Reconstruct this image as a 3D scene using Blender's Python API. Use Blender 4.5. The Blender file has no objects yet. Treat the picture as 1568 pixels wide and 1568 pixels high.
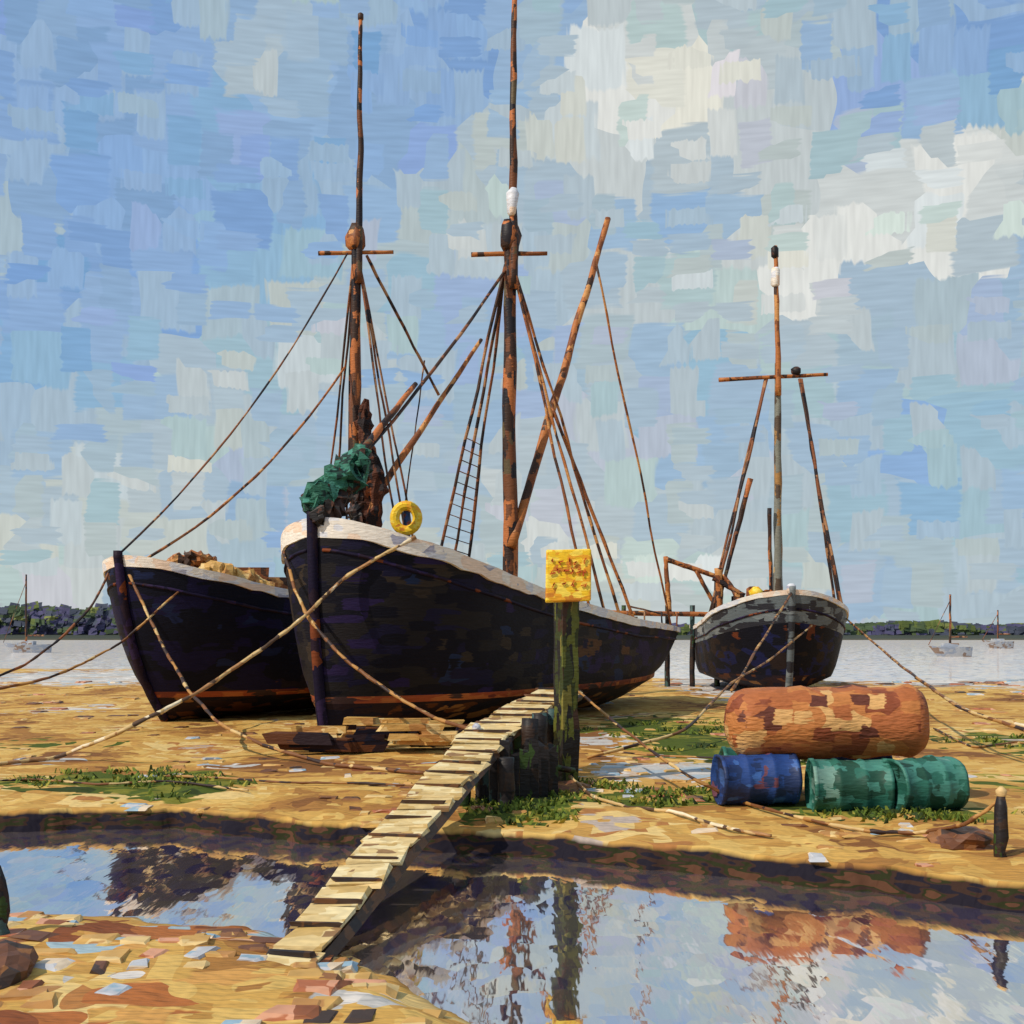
import bpy, bmesh, math, random
from math import radians, sin, cos, pi, sqrt, exp, atan
from mathutils import Vector, noise, Matrix
random.seed(7)
sc = bpy.context.scene
H = 3.0; F = 1800.0
def pt(px, py, d):            # bearing / drop measured on site, at real distance d
    return Vector(((px-784)/F*d, d, H-(py-960)/F*d))
# ---------------------------------------------------------------- node helpers
class NT:
    def __init__(s, nt): s.nt = nt
    def n(s, t, **k):
        nd = s.nt.nodes.new(t)
        for a, b in k.items(): setattr(nd, a, b)
        return nd
    def put(s, sock, v):
        if isinstance(v, bpy.types.NodeSocket): s.nt.links.new(v, sock)
        elif v is not None:
            if isinstance(v, (tuple, list)) and sock.type == 'RGBA' and len(v) == 3: v = (*v, 1)
            sock.default_value = v
    def m(s, op, a, b=None, c=None, clamp=False):
        nd = s.n('ShaderNodeMath', operation=op, use_clamp=clamp)
        s.put(nd.inputs[0], a); s.put(nd.inputs[1], b); s.put(nd.inputs[2], c)
        return nd.outputs[0]
    def v(s, op, a, b=None):
        nd = s.n('ShaderNodeVectorMath', operation=op)
        s.put(nd.inputs[0], a)
        if op == 'SCALE': s.put(nd.inputs['Scale'], b)
        else: s.put(nd.inputs[1], b)
        return nd.outputs['Value'] if op in ('DOT_PRODUCT', 'LENGTH') else nd.outputs[0]
    def sep(s, a):
        nd = s.n('ShaderNodeSeparateXYZ'); s.put(nd.inputs[0], a); return nd.outputs
    def comb(s, x, y, z):
        nd = s.n('ShaderNodeCombineXYZ'); s.put(nd.inputs[0], x); s.put(nd.inputs[1], y); s.put(nd.inputs[2], z); return nd.outputs[0]
    def mix(s, f, a, b, bt='MIX'):
        nd = s.n('ShaderNodeMix', data_type='RGBA', blend_type=bt)
        s.put(nd.inputs[0], f); s.put(nd.inputs[6], a); s.put(nd.inputs[7], b); return nd.outputs[2]
    def mixf(s, f, a, b):
        nd = s.n('ShaderNodeMix', data_type='FLOAT')
        s.put(nd.inputs[0], f); s.put(nd.inputs[2], a); s.put(nd.inputs[3], b); return nd.outputs[0]
    def noise(s, v, scale=1.0, detail=0.0, col=False, dims='3D'):
        nd = s.n('ShaderNodeTexNoise', noise_dimensions=dims); s.put(nd.inputs['Vector'], v)
        nd.inputs['Scale'].default_value = scale; nd.inputs['Detail'].default_value = detail
        return nd.outputs['Color'] if col else nd.outputs[0]
    def ramp(s, f, stops, const=True):
        nd = s.n('ShaderNodeValToRGB'); r = nd.color_ramp
        r.interpolation = 'CONSTANT' if const else 'LINEAR'
        while len(r.elements) < len(stops): r.elements.new(0.5)
        for e, (p, c) in zip(r.elements, stops): e.position = p; e.color = (*c, 1)
        s.put(nd.inputs[0], f); return nd.outputs[0]

def layers(g, vec, field, spec, dims='2D', bris=0.12, bs=(1.5, 16, 16), bs2=None, wobk=.5):
    """stack of overlapping brush dabs; each dab takes one colour from field(centre, random). Noise is shared."""
    s0 = spec[0][0]
    p0 = g.v('MULTIPLY', vec, s0)
    wob = g.v('SCALE', g.v('SUBTRACT', g.noise(p0, 1.6, 0.0, True, dims), (.5, .5, .5)), wobk)
    bh = g.m('SUBTRACT', g.noise(g.v('MULTIPLY', p0, bs), 1, 1.0, False, dims), .5)
    bv = g.m('SUBTRACT', g.noise(g.v('MULTIPLY', p0, bs2), 1, 1.0, False, dims), .5) if bs2 else None
    col = None
    for i, (sc3, rad, prob, rough) in enumerate(spec):
        off = (13.7*i+3.1, 7.3*i+1.9, 5.1*i)
        p = g.v('ADD', g.v('MULTIPLY', vec, sc3), off)
        vo = g.n('ShaderNodeTexVoronoi', voronoi_dimensions=dims, distance='CHEBYCHEV', feature='F1')
        vo.inputs['Scale'].default_value = 1.0; vo.inputs['Randomness'].default_value = 0.85
        g.put(vo.inputs['Vector'], g.v('ADD', p, wob))
        rc = g.sep(vo.outputs['Color'])
        ctr = g.v('DIVIDE', g.v('SUBTRACT', vo.outputs['Position'], off), sc3)
        br = g.mixf(g.m('GREATER_THAN', rc[1], .6), bh, bv) if bs2 else bh
        c = field(g, ctr, rc)
        c = g.v('SCALE', c, g.m('MULTIPLY_ADD', br, bris*2, 1.0))
        if col is None: col = c
        else:
            dd = g.m('MULTIPLY_ADD', br, rough, vo.outputs['Distance'])
            a = g.m('MULTIPLY_ADD', g.m('SUBTRACT', rad, dd), 20.0, 0.5, True)
            mk = g.m('MULTIPLY', a, g.m('LESS_THAN', rc[0], prob))
            col = g.mix(mk, col, c)
    return col

def finish(g, nt, col, pos, rough=.6, bump=.35, dist=.03, spec=.3, bsc=(6, 6, 22)):
    bs = g.n('ShaderNodeBsdfPrincipled'); out = g.n('ShaderNodeOutputMaterial')
    g.put(bs.inputs['Base Color'], col); bs.inputs['Roughness'].default_value = rough
    bs.inputs['Specular IOR Level'].default_value = spec
    if bump > 0:
        b = g.n('ShaderNodeBump'); b.inputs['Strength'].default_value = bump; b.inputs['Distance'].default_value = dist
        g.put(b.inputs['Height'], g.noise(g.v('MULTIPLY', pos, bsc), 1, 1.0)); g.put(bs.inputs['Normal'], b.outputs[0])
    nt.links.new(bs.outputs[0], out.inputs[0])

def paint(name, pal, size=(1, 1, 1), rough=.55, bump=.4, dist=.03, bris=.3, spec=.3):
    """pal: list of (weight, rgb)"""
    mt = bpy.data.materials.new(name); mt.use_nodes = True; nt = mt.node_tree; nt.nodes.clear(); g = NT(nt)
    pos = g.n('ShaderNodeNewGeometry').outputs['Position']
    tot = sum(w for w, _ in pal); acc = 0; st = []
    for w, c in pal: st.append((acc/tot, c)); acc += w
    def field(g, ctr, rc): return g.ramp(rc[2], st)
    f = [1/s for s in size]
    spec_l = [(tuple(f), 9, 1, 0), ((f[0]*1.7, f[1]*1.7, f[2]*1.5), .42, .7, .35)]
    col = layers(g, pos, field, spec_l, '3D', bris, (3, 3, 12), None, .3)
    finish(g, nt, col, pos, rough, bump, dist, spec)
    return mt
# ---------------------------------------------------------------- palettes
M = {}
M['hull'] = paint('hull_paint', [(5, (.005, .005, .011)), (3, (.009, .008, .028)), (3, (.014, .012, .014)), (1.2, (.032, .023, .018)), (.22, (.09, .04, .018)), (1.3, (.018, .011, .050)), (.5, (.012, .022, .06))], (1.5, 1.5, .5), .6, .35, .03, .4, .12)
M['hull2'] = paint('hull_paint_old', [(6, (.004, .005, .014)), (5, (.008, .007, .036)), (.8, (.016, .011, .018)), (.18, (.09, .032, .014)), (1, (.010, .016, .055))], (1.4, 1.4, .5), .6, .35, .03, .4, .12)
M['hull3'] = paint('hull_paint_smack', [(5, (.006, .006, .011)), (2, (.020, .012, .011)), (.7, (.12, .03, .012)), (2, (.010, .012, .05))], (1.1, 1.1, .6), .6, .35, .03, .4, .12)
M['stem'] = paint('stem_timber', [(4, (.010, .007, .024)), (3, (.020, .011, .022)), (1.2, (.17, .045, .018)), (2, (.028, .016, .055))], (.6, .6, .8), .6, .3, .03, .3, .12)
M['grey'] = paint('grey_bulwark_paint', [(3, (.11, .13, .145)), (3, (.17, .19, .20)), (3.4, (.02, .02, .028)), (1, (.27, .28, .28))], (1.3, 1.3, .5))
M['wl'] = paint('waterline_paint', [(4, (.30, .06, .02)), (3, (.40, .12, .035)), (2, (.16, .03, .02)), (1, (.04, .018, .02))], (1.2, 1.2, .3))
M['foot'] = paint('antifouling_paint', [(4, (.022, .011, .014)), (1.6, (.10, .034, .014)), (3, (.009, .008, .018)), (.5, (.26, .12, .04))], (1.0, 1.0, .3), .6, .4, .03, .3, .12)
M['white'] = paint('white_rail_paint', [(5, (.80, .74, .68)), (3, (.64, .65, .72)), (1.8, (.80, .62, .50)), (.8, (.36, .36, .46))], (.9, .9, .5))
M['deck'] = paint('deck_planks', [(3, (.22, .15, .09)), (2, (.15, .10, .06)), (1, (.32, .22, .12))], (.7, .7, .5))
M['spar'] = paint('spar_wood', [(4, (.040, .018, .012)), (3, (.15, .050, .018)), (2.6, (.44, .14, .04)), (2.4, (.014, .010, .015)), (1, (.10, .07, .035))], (.45, .45, .9))
M['spar_o'] = paint('spar_varnish', [(4, (.40, .135, .035)), (3, (.20, .062, .02)), (2, (.055, .024, .014)), (1.6, (.54, .25, .08))], (.5, .5, .9))
M['mastc'] = paint('mast_grey_wood', [(3, (.20, .20, .17)), (3, (.34, .18, .06)), (2, (.09, .06, .04)), (1, (.45, .32, .15))], (.6, .6, 1.3))
M['rig'] = paint('rigging', [(4, (.06, .028, .018)), (3, (.22, .075, .03)), (2, (.02, .015, .02)), (1.6, (.38, .19, .09))], (.8, .8, .9))
M['rope'] = paint('rope', [(3, (.40, .20, .06)), (3, (.18, .07, .025)), (2.4, (.04, .022, .02)), (1, (.58, .40, .18))], (.7, .7, .5))
M['ropew'] = paint('pale_rope', [(4, (.56, .38, .17)), (2, (.34, .17, .07)), (1.6, (.09, .05, .03)), (1.4, (.74, .62, .44))], (.6, .6, .5))
M['green'] = paint('green_canvas', [(4, (.018, .100, .068)), (3, (.03, .15, .10)), (2.4, (.006, .028, .024)), (1.2, (.06, .23, .18)), (.8, (.05, .02, .012))], (.35, .35, .35), .7, .8, .06)
M['tan'] = paint('tan_sail', [(4, (.08, .024, .012)), (2, (.22, .060, .020)), (3, (.016, .010, .012)), (.8, (.34, .14, .05))], (.35, .35, .6), .8, .8, .06)
M['black'] = paint('tarred_canvas', [(4, (.012, .010, .012)), (2, (.04, .018, .014)), (1, (.09, .04, .03))], (.3, .3, .3))
M['yellow'] = paint('yellow_paint', [(5, (.80, .50, .02)), (2, (.74, .34, .02)), (2, (.85, .62, .08)), (.5, (.55, .20, .02))], (.28, .28, .16))
M['red'] = paint('red_lettering', [(3, (.45, .06, .015)), (1, (.6, .16, .02))], (.2, .2, .2))
M['post'] = paint('weedy_post_wood', [(3, (.035, .045, .012)), (3, (.11, .12, .02)), (4, (.014, .012, .012)), (1, (.20, .17, .035)), (1, (.05, .022, .012))], (.22, .22, .7))
M['pile'] = paint('tarred_pile', [(4, (.014, .011, .013)), (2, (.035, .018, .012)), (1, (.05, .10, .10)), (1.4, (.03, .06, .012))], (.3, .3, .5))
M['plank'] = paint('gangplank_wood', [(5, (.64, .47, .22)), (3, (.74, .60, .34)), (2, (.52, .34, .12)), (.8, (.28, .15, .06))], (.45, .3, .3))
M['plank_d'] = paint('gangplank_beam', [(3, (.05, .025, .015)), (2, (.12, .05, .02)), (1, (.02, .014, .016))], (.5, .5, .4))
M['rust'] = paint('rusty_tank', [(4, (.36, .11, .035)), (3, (.46, .17, .05)), (2, (.22, .055, .022)), (1.3, (.60, .34, .13)), (.7, (.11, .03, .018))], (.6, .6, .40), .65, .7, .05)
M['blue'] = paint('blue_drum_paint', [(4, (.016, .050, .20)), (2, (.012, .028, .10)), (1.5, (.04, .11, .34)), (.6, (.12, .04, .06))], (.35, .4, .3))
M['drumg'] = paint('green_drum_paint', [(4, (.020, .115, .085)), (3, (.05, .19, .155)), (3, (.012, .06, .04)), (1, (.14, .26, .22))], (.4, .4, .3))
M['stone1'] = paint('stone_ochre', [(4, (.54, .31, .09)), (2, (.42, .20, .06)), (2, (.66, .46, .20))], (.6, .6, .5))
M['stone2'] = paint('stone_dark', [(3, (.14, .055, .028)), (2, (.24, .10, .035)), (1, (.05, .03, .024))], (.5, .5, .5))
M['stone3'] = paint('stone_pale', [(3, (.48, .48, .52)), (2, (.26, .38, .48)), (2, (.66, .52, .38))], (.5, .5, .5))
M['stone4'] = paint('stone_red', [(3, (.38, .12, .05)), (2, (.58, .28, .17)), (1, (.25, .08, .03))], (.5, .5, .5))
M['grass'] = paint('marsh_grass_blades', [(3, (.07, .11, .012)), (3, (.13, .17, .02)), (2, (.03, .05, .012)), (2, (.30, .27, .04))], (.3, .3, .2), .8, 0)
M['tree'] = paint('distant_foliage', [(3, (.06, .09, .045)), (2, (.10, .13, .035)), (3, (.055, .065, .10)), (3, (.075, .07, .15)), (1, (.18, .20, .06))], (6, 14, 3), .9, 0)
M['yachtw'] = paint('yacht_paint', [(3, (.42, .42, .44)), (2, (.30, .33, .40)), (1, (.25, .17, .13))], (1, 1, .5))
# ---------------------------------------------------------------- mesh helpers
def link(o, parent=None):
    sc.collection.objects.link(o)
    if parent: o.parent = parent
    return o
def mesh(name, vs, fs, mats, idx=None, smooth=False, parent=None):
    me = bpy.data.meshes.new(name); me.from_pydata([tuple(v) for v in vs], [], fs)
    for m_ in (mats if isinstance(mats, list) else [mats]): me.materials.append(m_)
    if idx: me.polygons.foreach_set('material_index', idx)
    if smooth: me.polygons.foreach_set('use_smooth', [True]*len(me.polygons))
    me.validate(); me.update()
    return link(bpy.data.objects.new(name, me), parent)
def empty(name):
    o = bpy.data.objects.new(name, None); o.empty_display_size = .5; return link(o)
def tube_data(path, radii, seg=8, wob=0.0, seed=0, flat=1.0):
    vs = []; fs = []; n = len(path)
    for i, p in enumerate(path):
        a = path[max(i-1, 0)]; b = path[min(i+1, n-1)]
        t = (b-a).normalized(); u = t.cross(Vector((0.3, 1, 0.1))).normalized(); w = t.cross(u)
        r = radii[i] if isinstance(radii, (list, tuple)) else radii
        for k in range(seg):
            an = 2*pi*k/seg
            rr = r*(1+wob*noise.noise(Vector((k*.9+seed, i*.63, seed*1.7))))
            vs.append(p+u*cos(an)*rr+w*sin(an)*rr*flat)
    for i in range(n-1):
        for k in range(seg):
            fs.append((i*seg+k, i*seg+(k+1) % seg, (i+1)*seg+(k+1) % seg, (i+1)*seg+k))
    fs.append(tuple(range(seg))[::-1]); fs.append(tuple((n-1)*seg+k for k in range(seg)))
    return vs, fs
def tube(name, path, radii, mat, parent=None, seg=8, wob=0.0, flat=1.0, smooth=True):
    vs, fs = tube_data([Vector(p) for p in path], radii, seg, wob, random.random()*50, flat)
    return mesh(name, vs, fs, mat, smooth=smooth, parent=parent)
def bundle(name, pts, radii, mat, parent, n=26, wob=.75, seg=16, kink=.10):
    """furled canvas: dense lumpy tube with folds"""
    pts = [Vector(p) for p in pts]; path = []; rr = []; sd = random.random()*50
    for i in range(n+1):
        t = i/n*(len(pts)-1); k = min(int(t), len(pts)-2); f = t-k
        p = pts[k].lerp(pts[k+1], f)+Vector((noise.noise(Vector((i*.5, sd, 0))), noise.noise(Vector((i*.5, sd, 5))), noise.noise(Vector((i*.5, sd, 9)))))*kink
        path.append(p); rr.append((radii[k]+(radii[k+1]-radii[k])*f)*(1+.35*noise.noise(Vector((i*.9, sd, 3)))-.22*(i % 6 == 0)))
    return tube(name, path, rr, mat, parent, seg, wob, 1.0, False)
def seg_path(a, b, n, jit=0.0, sag=0.0):
    a = Vector(a); b = Vector(b); out = []; sd = random.random()*99
    for i in range(n+1):
        t = i/n; p = a.lerp(b, t)
        e = min(1, 4*t*(1-t)+.0)
        p += Vector((noise.noise(Vector((t*5, sd, 0))), noise.noise(Vector((t*5, sd, 9))), 0))*jit*e
        p.z -= sag*4*t*(1-t); out.append(p)
    return out
def spar(name, a, b, r0, r1, mat, parent=None, jit=.05, n=14):
    path = seg_path(a, b, n, jit)
    return tube(name, path, [r0+(r1-r0)*i/n for i in range(n+1)], mat, parent, 8, .25)
def line(name, a, b, r=.03, mat=None, parent=None, sag=0.0, jit=.04, n=14):
    return tube(name, seg_path(a, b, n, jit, sag), r, mat or M['rig'], parent, 6, .5)
def poly_rope(name, pts, r, mat, parent=None, sag=.1):
    path = []
    for a, b in zip(pts[:-1], pts[1:]):
        s = seg_path(a, b, 10, .08, sag); path += s if not path else s[1:]
    for _ in range(3):
        path = [path[0]]+[(path[i-1]+path[i]*2+path[i+1])/4 for i in range(1, len(path)-1)]+[path[-1]]
    return tube(name, path, r, mat, parent, 6, .7)
def box_data(c, sx, sy, sz, rot=0.0, jit=0.0, tilt=None):
    R = Matrix.Rotation(rot, 3, 'Z')
    if tilt is not None: R = tilt
    vs = []
    for z in (-1, 1):
        for x, y in ((-1, -1), (1, -1), (1, 1), (-1, 1)):
            v = Vector((x*sx/2*(1+random.uniform(-jit, jit)), y*sy/2*(1+random.uniform(-jit, jit)), z*sz/2*(1+random.uniform(-jit, jit))))
            vs.append(R @ v + Vector(c))
    fs = [(0, 3, 2, 1), (4, 5, 6, 7), (0, 1, 5, 4), (1, 2, 6, 5), (2, 3, 7, 6), (3, 0, 4, 7)]
    return vs, fs
def join(parts):
    V = []; Fc = []
    for vs, fs in parts:
        o = len(V); V += vs; Fc += [tuple(i+o for i in f) for f in fs]
    return V, Fc
def revolve(name, prof, org, ax, mat, parent=None, seg=24, wob=0.0):
    ax = Vector(ax).normalized(); path = [Vector(org)+ax*x for x, r in prof]
    u = ax.cross(Vector((0, 0, 1))).normalized(); w = ax.cross(u); vs = []; fs = []; sd = random.random()*40
    for i, (x, r) in enumerate(prof):
        for k in range(seg):
            an = 2*pi*k/seg; rr = r*(1+wob*noise.noise(Vector((cos(an)*1.5+sd, sin(an)*1.5, x*1.6))))
            vs.append(path[i]+u*cos(an)*rr+w*sin(an)*rr)
    n = len(prof)
    for i in range(n-1):
        for k in range(seg):
            fs.append((i*seg+k, i*seg+(k+1) % seg, (i+1)*seg+(k+1) % seg, (i+1)*seg+k))
    fs.append(tuple(range(seg))[::-1]); fs.append(tuple((n-1)*seg+k for k in range(seg)))
    return mesh(name, vs, fs, mat, smooth=True, parent=parent)
def interp(x, xs, ys):
    if x <= xs[0]: return ys[0]
    for i in range(len(xs)-1):
        if x <= xs[i+1]:
            t = (x-xs[i])/(xs[i+1]-xs[i]); return ys[i]+(ys[i+1]-ys[i])*t
    return ys[-1]
def sst(a, b, x):
    t = max(0, min(1, (x-a)/(b-a))); return t*t*(3-2*t)
# ---------------------------------------------------------------- terrain
WZ = -0.30
BX = [-14, -9, -5.6, -2, -.13, 1.93, 5.95, 12, 20]; BY = [19.5, 18.9, 19.3, 17.5, 17.0, 16.1, 13.7, 11.2, 9]
SX = [-12, -7.5, -5.9, -4.3, -2.75, -1.9, -1.12, -.35, .3, 3]; SY = [14.5, 13.9, 13.5, 13.3, 12.6, 11.9, 11, 9.9, 8.2, 5]
def nz(x, y, s, k=0): return noise.noise(Vector((x*s, y*s, k)))
def edge(x): return interp(x, BX, BY) + .26*nz(x, 0, .8, 3) + .14*nz(x, 0, 3, 5)
def height(x, y):
    e = edge(x)
    if y < e+3:
        z = -.75 + .78*sst(e-.22, e+.02, y) + .06*sst(e, e+2, y)
        s = interp(x, SX, SY)+.35*nz(x, y, .9, 8)+.15*nz(x, y, 3, 4)
        if y < e-.5:
            sh = WZ+min(.22, (s-y)*.16)
            z = max(z, sh + .03*nz(x, y, 3.1, 2))
        else: z += .02*nz(x, y, 3, 1)
        if y >= e: z += .04*nz(x, y, 2, 7)
        return z
    z = .03 + .07*nz(x, y, .22, 1)+.05*nz(x, y, .9, 2)
    rv = interp(x, [-60, -20, 0, 20, 60], [92, 88, 82, 70, 74]) + 5*nz(x, y, .05, 3)
    z -= 1.0*sst(rv-6, rv+6, y)
    z += 1.9*sst(285, 310, y)
    return z
xs = []; x = 0
while x < 9: xs.append(x); x += .11
st = .12
while x < 4500: xs.append(x); x += st; st *= 1.09
xs = sorted(set([-a for a in xs]+xs))
ys = [-40, -20, -10, -5, -2, 0, 2, 4, 6, 7, 8, 8.5]; y = 9
while y < 21: ys.append(y); y += .08
while y < 60: ys.append(y); y += .35
st = .4
while y < 6000: ys.append(y); y += st; st *= 1.07
vs = []
for v_ in ys:
    bmp = sst(8.5, 14, v_)*(1-sst(19, 50, v_))
    for X in xs:
        Y = v_+max(-3, min(3, edge(X)-16.5))*bmp if bmp > 0 else v_
        vs.append((X, Y, height(X, Y)))
nx = len(xs)
fs = [(j*nx+i, j*nx+i+1, (j+1)*nx+i+1, (j+1)*nx+i) for j in range(len(ys)-1) for i in range(nx-1)]
GREEN = [(-7.8, 22.6, 2.4, 2.2, .95), (-5.9, 21.5, .9, 1.8, .85), (.0, 19.0, .9, 2.0, 1.1), (3, 20.6, 2.2, 1.4, .85), (6.2, 18.6, 1.8, 1.1, .8), (4.5, 34, 3, 7, .8), (-6.5, 44, 3, 5, .3), (14, 30, 4, 5, .65), (5, 27, 1.8, 3, .6), (.9, 23, .6, 2, .8), (-12, 30, 3, 3, .45), (10, 22, 2, 2, .6)]  # weed green; the blob by the gangplank piles also paints their dark shadow
PALE = [(3.0, 24.5, 1.7, 2.6, .9), (1.9, 31, 1.6, 3, .65), (-5.9, 25.5, 1.3, .9, .6), (-16, 42, 3, 5, .45), (-24, 72, 12, 14, .95), (10, 58, 2.5, 12, .9), (28, 64, 12, 9, .95), (9.5, 30, 2, 4, .35), (-3.4, 10.4, .7, .6, .5), (-10.5, 26, 1.5, 1, .5), (-1.4, 9.8, .7, .5, .5)]
REDZ = [(-4.2, 12.0, .9, 1.6, .7), (-2.9, 12.4, 1.0, .9, .95), (-2.3, 10.0, 1.4, 1.0, .7), (-4, 9.0, 1.2, .8, .7), (6, 15.6, 1, .8, .5), (-3.3, 24.5, 1.6, 1.5, .5), (-10, 20.2, 1.4, .7, .45), (-1, 25.5, 1.5, 1.5, .5), (4, 17.4, 2, .5, .4)]
def gsum(L, x, y):
    t = 0
    for cx, cy, rx, ry, k in L:
        q = ((x-cx)/rx)**2+((y-cy)/ry)**2
        if q < 9: t += k*exp(-q)
    return t
def ground_mat():
    mt = bpy.data.materials.new('mud_and_sand'); mt.use_nodes = True; nt = mt.node_tree; nt.nodes.clear(); g = NT(nt)
    geo = g.n('ShaderNodeNewGeometry'); pos = geo.outputs['Position']; p3 = g.sep(pos)
    at = g.n('ShaderNodeAttribute', attribute_name='zones'); z3 = g.sep(at.outputs['Vector']); red = at.outputs['Alpha']
    flat = g.comb(p3[0], p3[1], 0)
    def field(g, ctr, rc):
        f = g.m('ADD', g.m('MULTIPLY', z3[2], .80), g.m('MULTIPLY', rc[1], .28))
        base = g.ramp(f, [(0, (.20, .085, .03)), (.33, (.33, .155, .045)), (.41, (.44, .23, .06)), (.49, (.53, .31, .085)), (.57, (.60, .385, .12)), (.65, (.49, .27, .075)), (.72, (.65, .46, .19)), (.79, (.38, .165, .055)), (.86, (.42, .34, .30))])
        gc = g.ramp(rc[0], [(0, (.07, .095, .014)), (.3, (.17, .165, .024)), (.55, (.035, .05, .012)), (.75, (.30, .25, .045))])
        c = g.mix(g.m('GREATER_THAN', g.m('MULTIPLY_ADD', rc[2], .5, z3[0]), .75), base, gc)
        pc = g.ramp(rc[0], [(0, (.46, .44, .43)), (.3, (.60, .55, .52)), (.55, (.34, .40, .46)), (.70, (.50, .38, .29)), (.82, (.70, .67, .65))])
        c = g.mix(g.m('GREATER_THAN', g.m('MULTIPLY_ADD', rc[1], .5, z3[1]), .76), c, pc)
        rd = g.ramp(rc[2], [(0, (.38, .13, .042)), (.26, (.60, .34, .21)), (.40, (.22, .07, .03)), (.58, (.54, .28, .085)), (.86, (.32, .42, .48))])
        return g.mix(g.m('GREATER_THAN', g.m('MULTIPLY_ADD', rc[0], .5, red), .78), c, rd)
    col = layers(g, flat, field, [((.55, .6, 1), 9, 1, 0), ((.8, 1.15, 1), .45, .8, .25), ((1.3, 2.0, 1), .40, .45, .25), ((2.8, 3.4, 1), .34, .22, .3)], '2D', .16, (2.2, 13, 1), (12, 3, 1), .7)
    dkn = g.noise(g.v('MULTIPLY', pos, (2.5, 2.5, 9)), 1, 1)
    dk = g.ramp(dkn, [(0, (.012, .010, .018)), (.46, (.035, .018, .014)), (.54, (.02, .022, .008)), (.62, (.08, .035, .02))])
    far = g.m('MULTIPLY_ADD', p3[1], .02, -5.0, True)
    steep = g.m('MULTIPLY_ADD', g.sep(geo.outputs['Normal'])[2], -6.0, 4.9, True)  # shade of the bank's cut face is put into the colour by slope
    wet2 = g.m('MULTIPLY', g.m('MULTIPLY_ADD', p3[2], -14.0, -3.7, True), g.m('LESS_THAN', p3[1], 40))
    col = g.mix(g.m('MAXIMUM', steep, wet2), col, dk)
    col = g.mix(far, col, (.06, .07, .06, 1))
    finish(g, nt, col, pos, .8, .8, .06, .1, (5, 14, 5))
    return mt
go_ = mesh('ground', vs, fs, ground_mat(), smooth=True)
za = go_.data.attributes.new('zones', 'FLOAT_COLOR', 'POINT'); buf = []
for X, Y, Z in vs:
    if abs(X) < 60 and 5 < Y < 110: buf += [gsum(GREEN, X, Y), gsum(PALE, X, Y), .5+.5*nz(X*.35, Y*.22, 1, 4)+.15*nz(X, Y*.8, 1, 6), gsum(REDZ, X, Y)]
    else: buf += [0, 0, .5+.4*nz(X*.1, Y*.1, 1, 4), 0]
za.data.foreach_set('color', buf)
# ---------------------------------------------------------------- water
def water_mat():
    mt = bpy.data.materials.new('creek_water'); mt.use_nodes = True; nt = mt.node_tree; nt.nodes.clear(); g = NT(nt)
    geo = g.n('ShaderNodeNewGeometry'); pos = geo.outputs['Position']
    far = g.m('MULTIPLY_ADD', g.sep(pos)[1], .04, -1.6, True)      # far river's pale sky reflection is put into the diffuse colour; creek stays darker
    wb = g.v('SCALE', g.noise(pos, 2.2, 0, True, '2D'), .35)
    def cell(scl, amp, off):
        vo = g.n('ShaderNodeTexVoronoi', voronoi_dimensions='2D', distance='CHEBYCHEV'); vo.inputs['Scale'].default_value = 1
        vo.inputs['Randomness'].default_value = .8
        p = g.v('ADD', g.v('MULTIPLY', pos, scl), off)
        g.put(vo.inputs['Vector'], g.v('ADD', p, wb))
        return g.v('MULTIPLY', g.v('SUBTRACT', vo.outputs['Color'], (.5, .5, .5)), amp), vo.outputs['Color']
    a, ca = cell((2.2, 1.1, 1), (.032, .028, 0), (0, 0, 0)); b, cb = cell((5.5, 2.6, 1), (.018, .018, 0), (5, 3, 0))
    fine = g.v('MULTIPLY', g.v('SUBTRACT', g.noise(g.v('MULTIPLY', pos, (22, 2.5, 1)), 1, 1, True, '2D'), (.5, .5, .5)), (.04, .012, 0))
    nrm = g.v('NORMALIZE', g.v('ADD', g.v('ADD', geo.outputs['Normal'], g.v('ADD', a, b)), fine))
    gl = g.n('ShaderNodeBsdfGlossy'); gl.inputs['Roughness'].default_value = .04
    g.put(gl.inputs['Color'], g.ramp(g.sep(ca)[2], [(0, (.98, .94, .90)), (.4, (.92, .88, .90)), (.65, (.82, .84, .94)), (.85, (1, .92, .82))])); g.put(gl.inputs['Normal'], nrm)
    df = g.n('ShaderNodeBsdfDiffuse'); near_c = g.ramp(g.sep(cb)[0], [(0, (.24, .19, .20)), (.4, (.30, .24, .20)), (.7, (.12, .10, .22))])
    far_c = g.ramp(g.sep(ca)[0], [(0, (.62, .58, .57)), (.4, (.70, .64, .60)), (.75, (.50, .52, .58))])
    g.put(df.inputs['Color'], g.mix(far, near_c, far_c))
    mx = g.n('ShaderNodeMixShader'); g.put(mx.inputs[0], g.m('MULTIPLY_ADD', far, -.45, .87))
    nt.links.new(df.outputs[0], mx.inputs[1]); nt.links.new(gl.outputs[0], mx.inputs[2])
    o = g.n('ShaderNodeOutputMaterial'); nt.links.new(mx.outputs[0], o.inputs[0]); return mt
mesh('water', [(-4500, -40, WZ), (4500, -40, WZ), (4500, 330, WZ), (-4500, 330, WZ)], [(0, 1, 2, 3)], water_mat())
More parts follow.
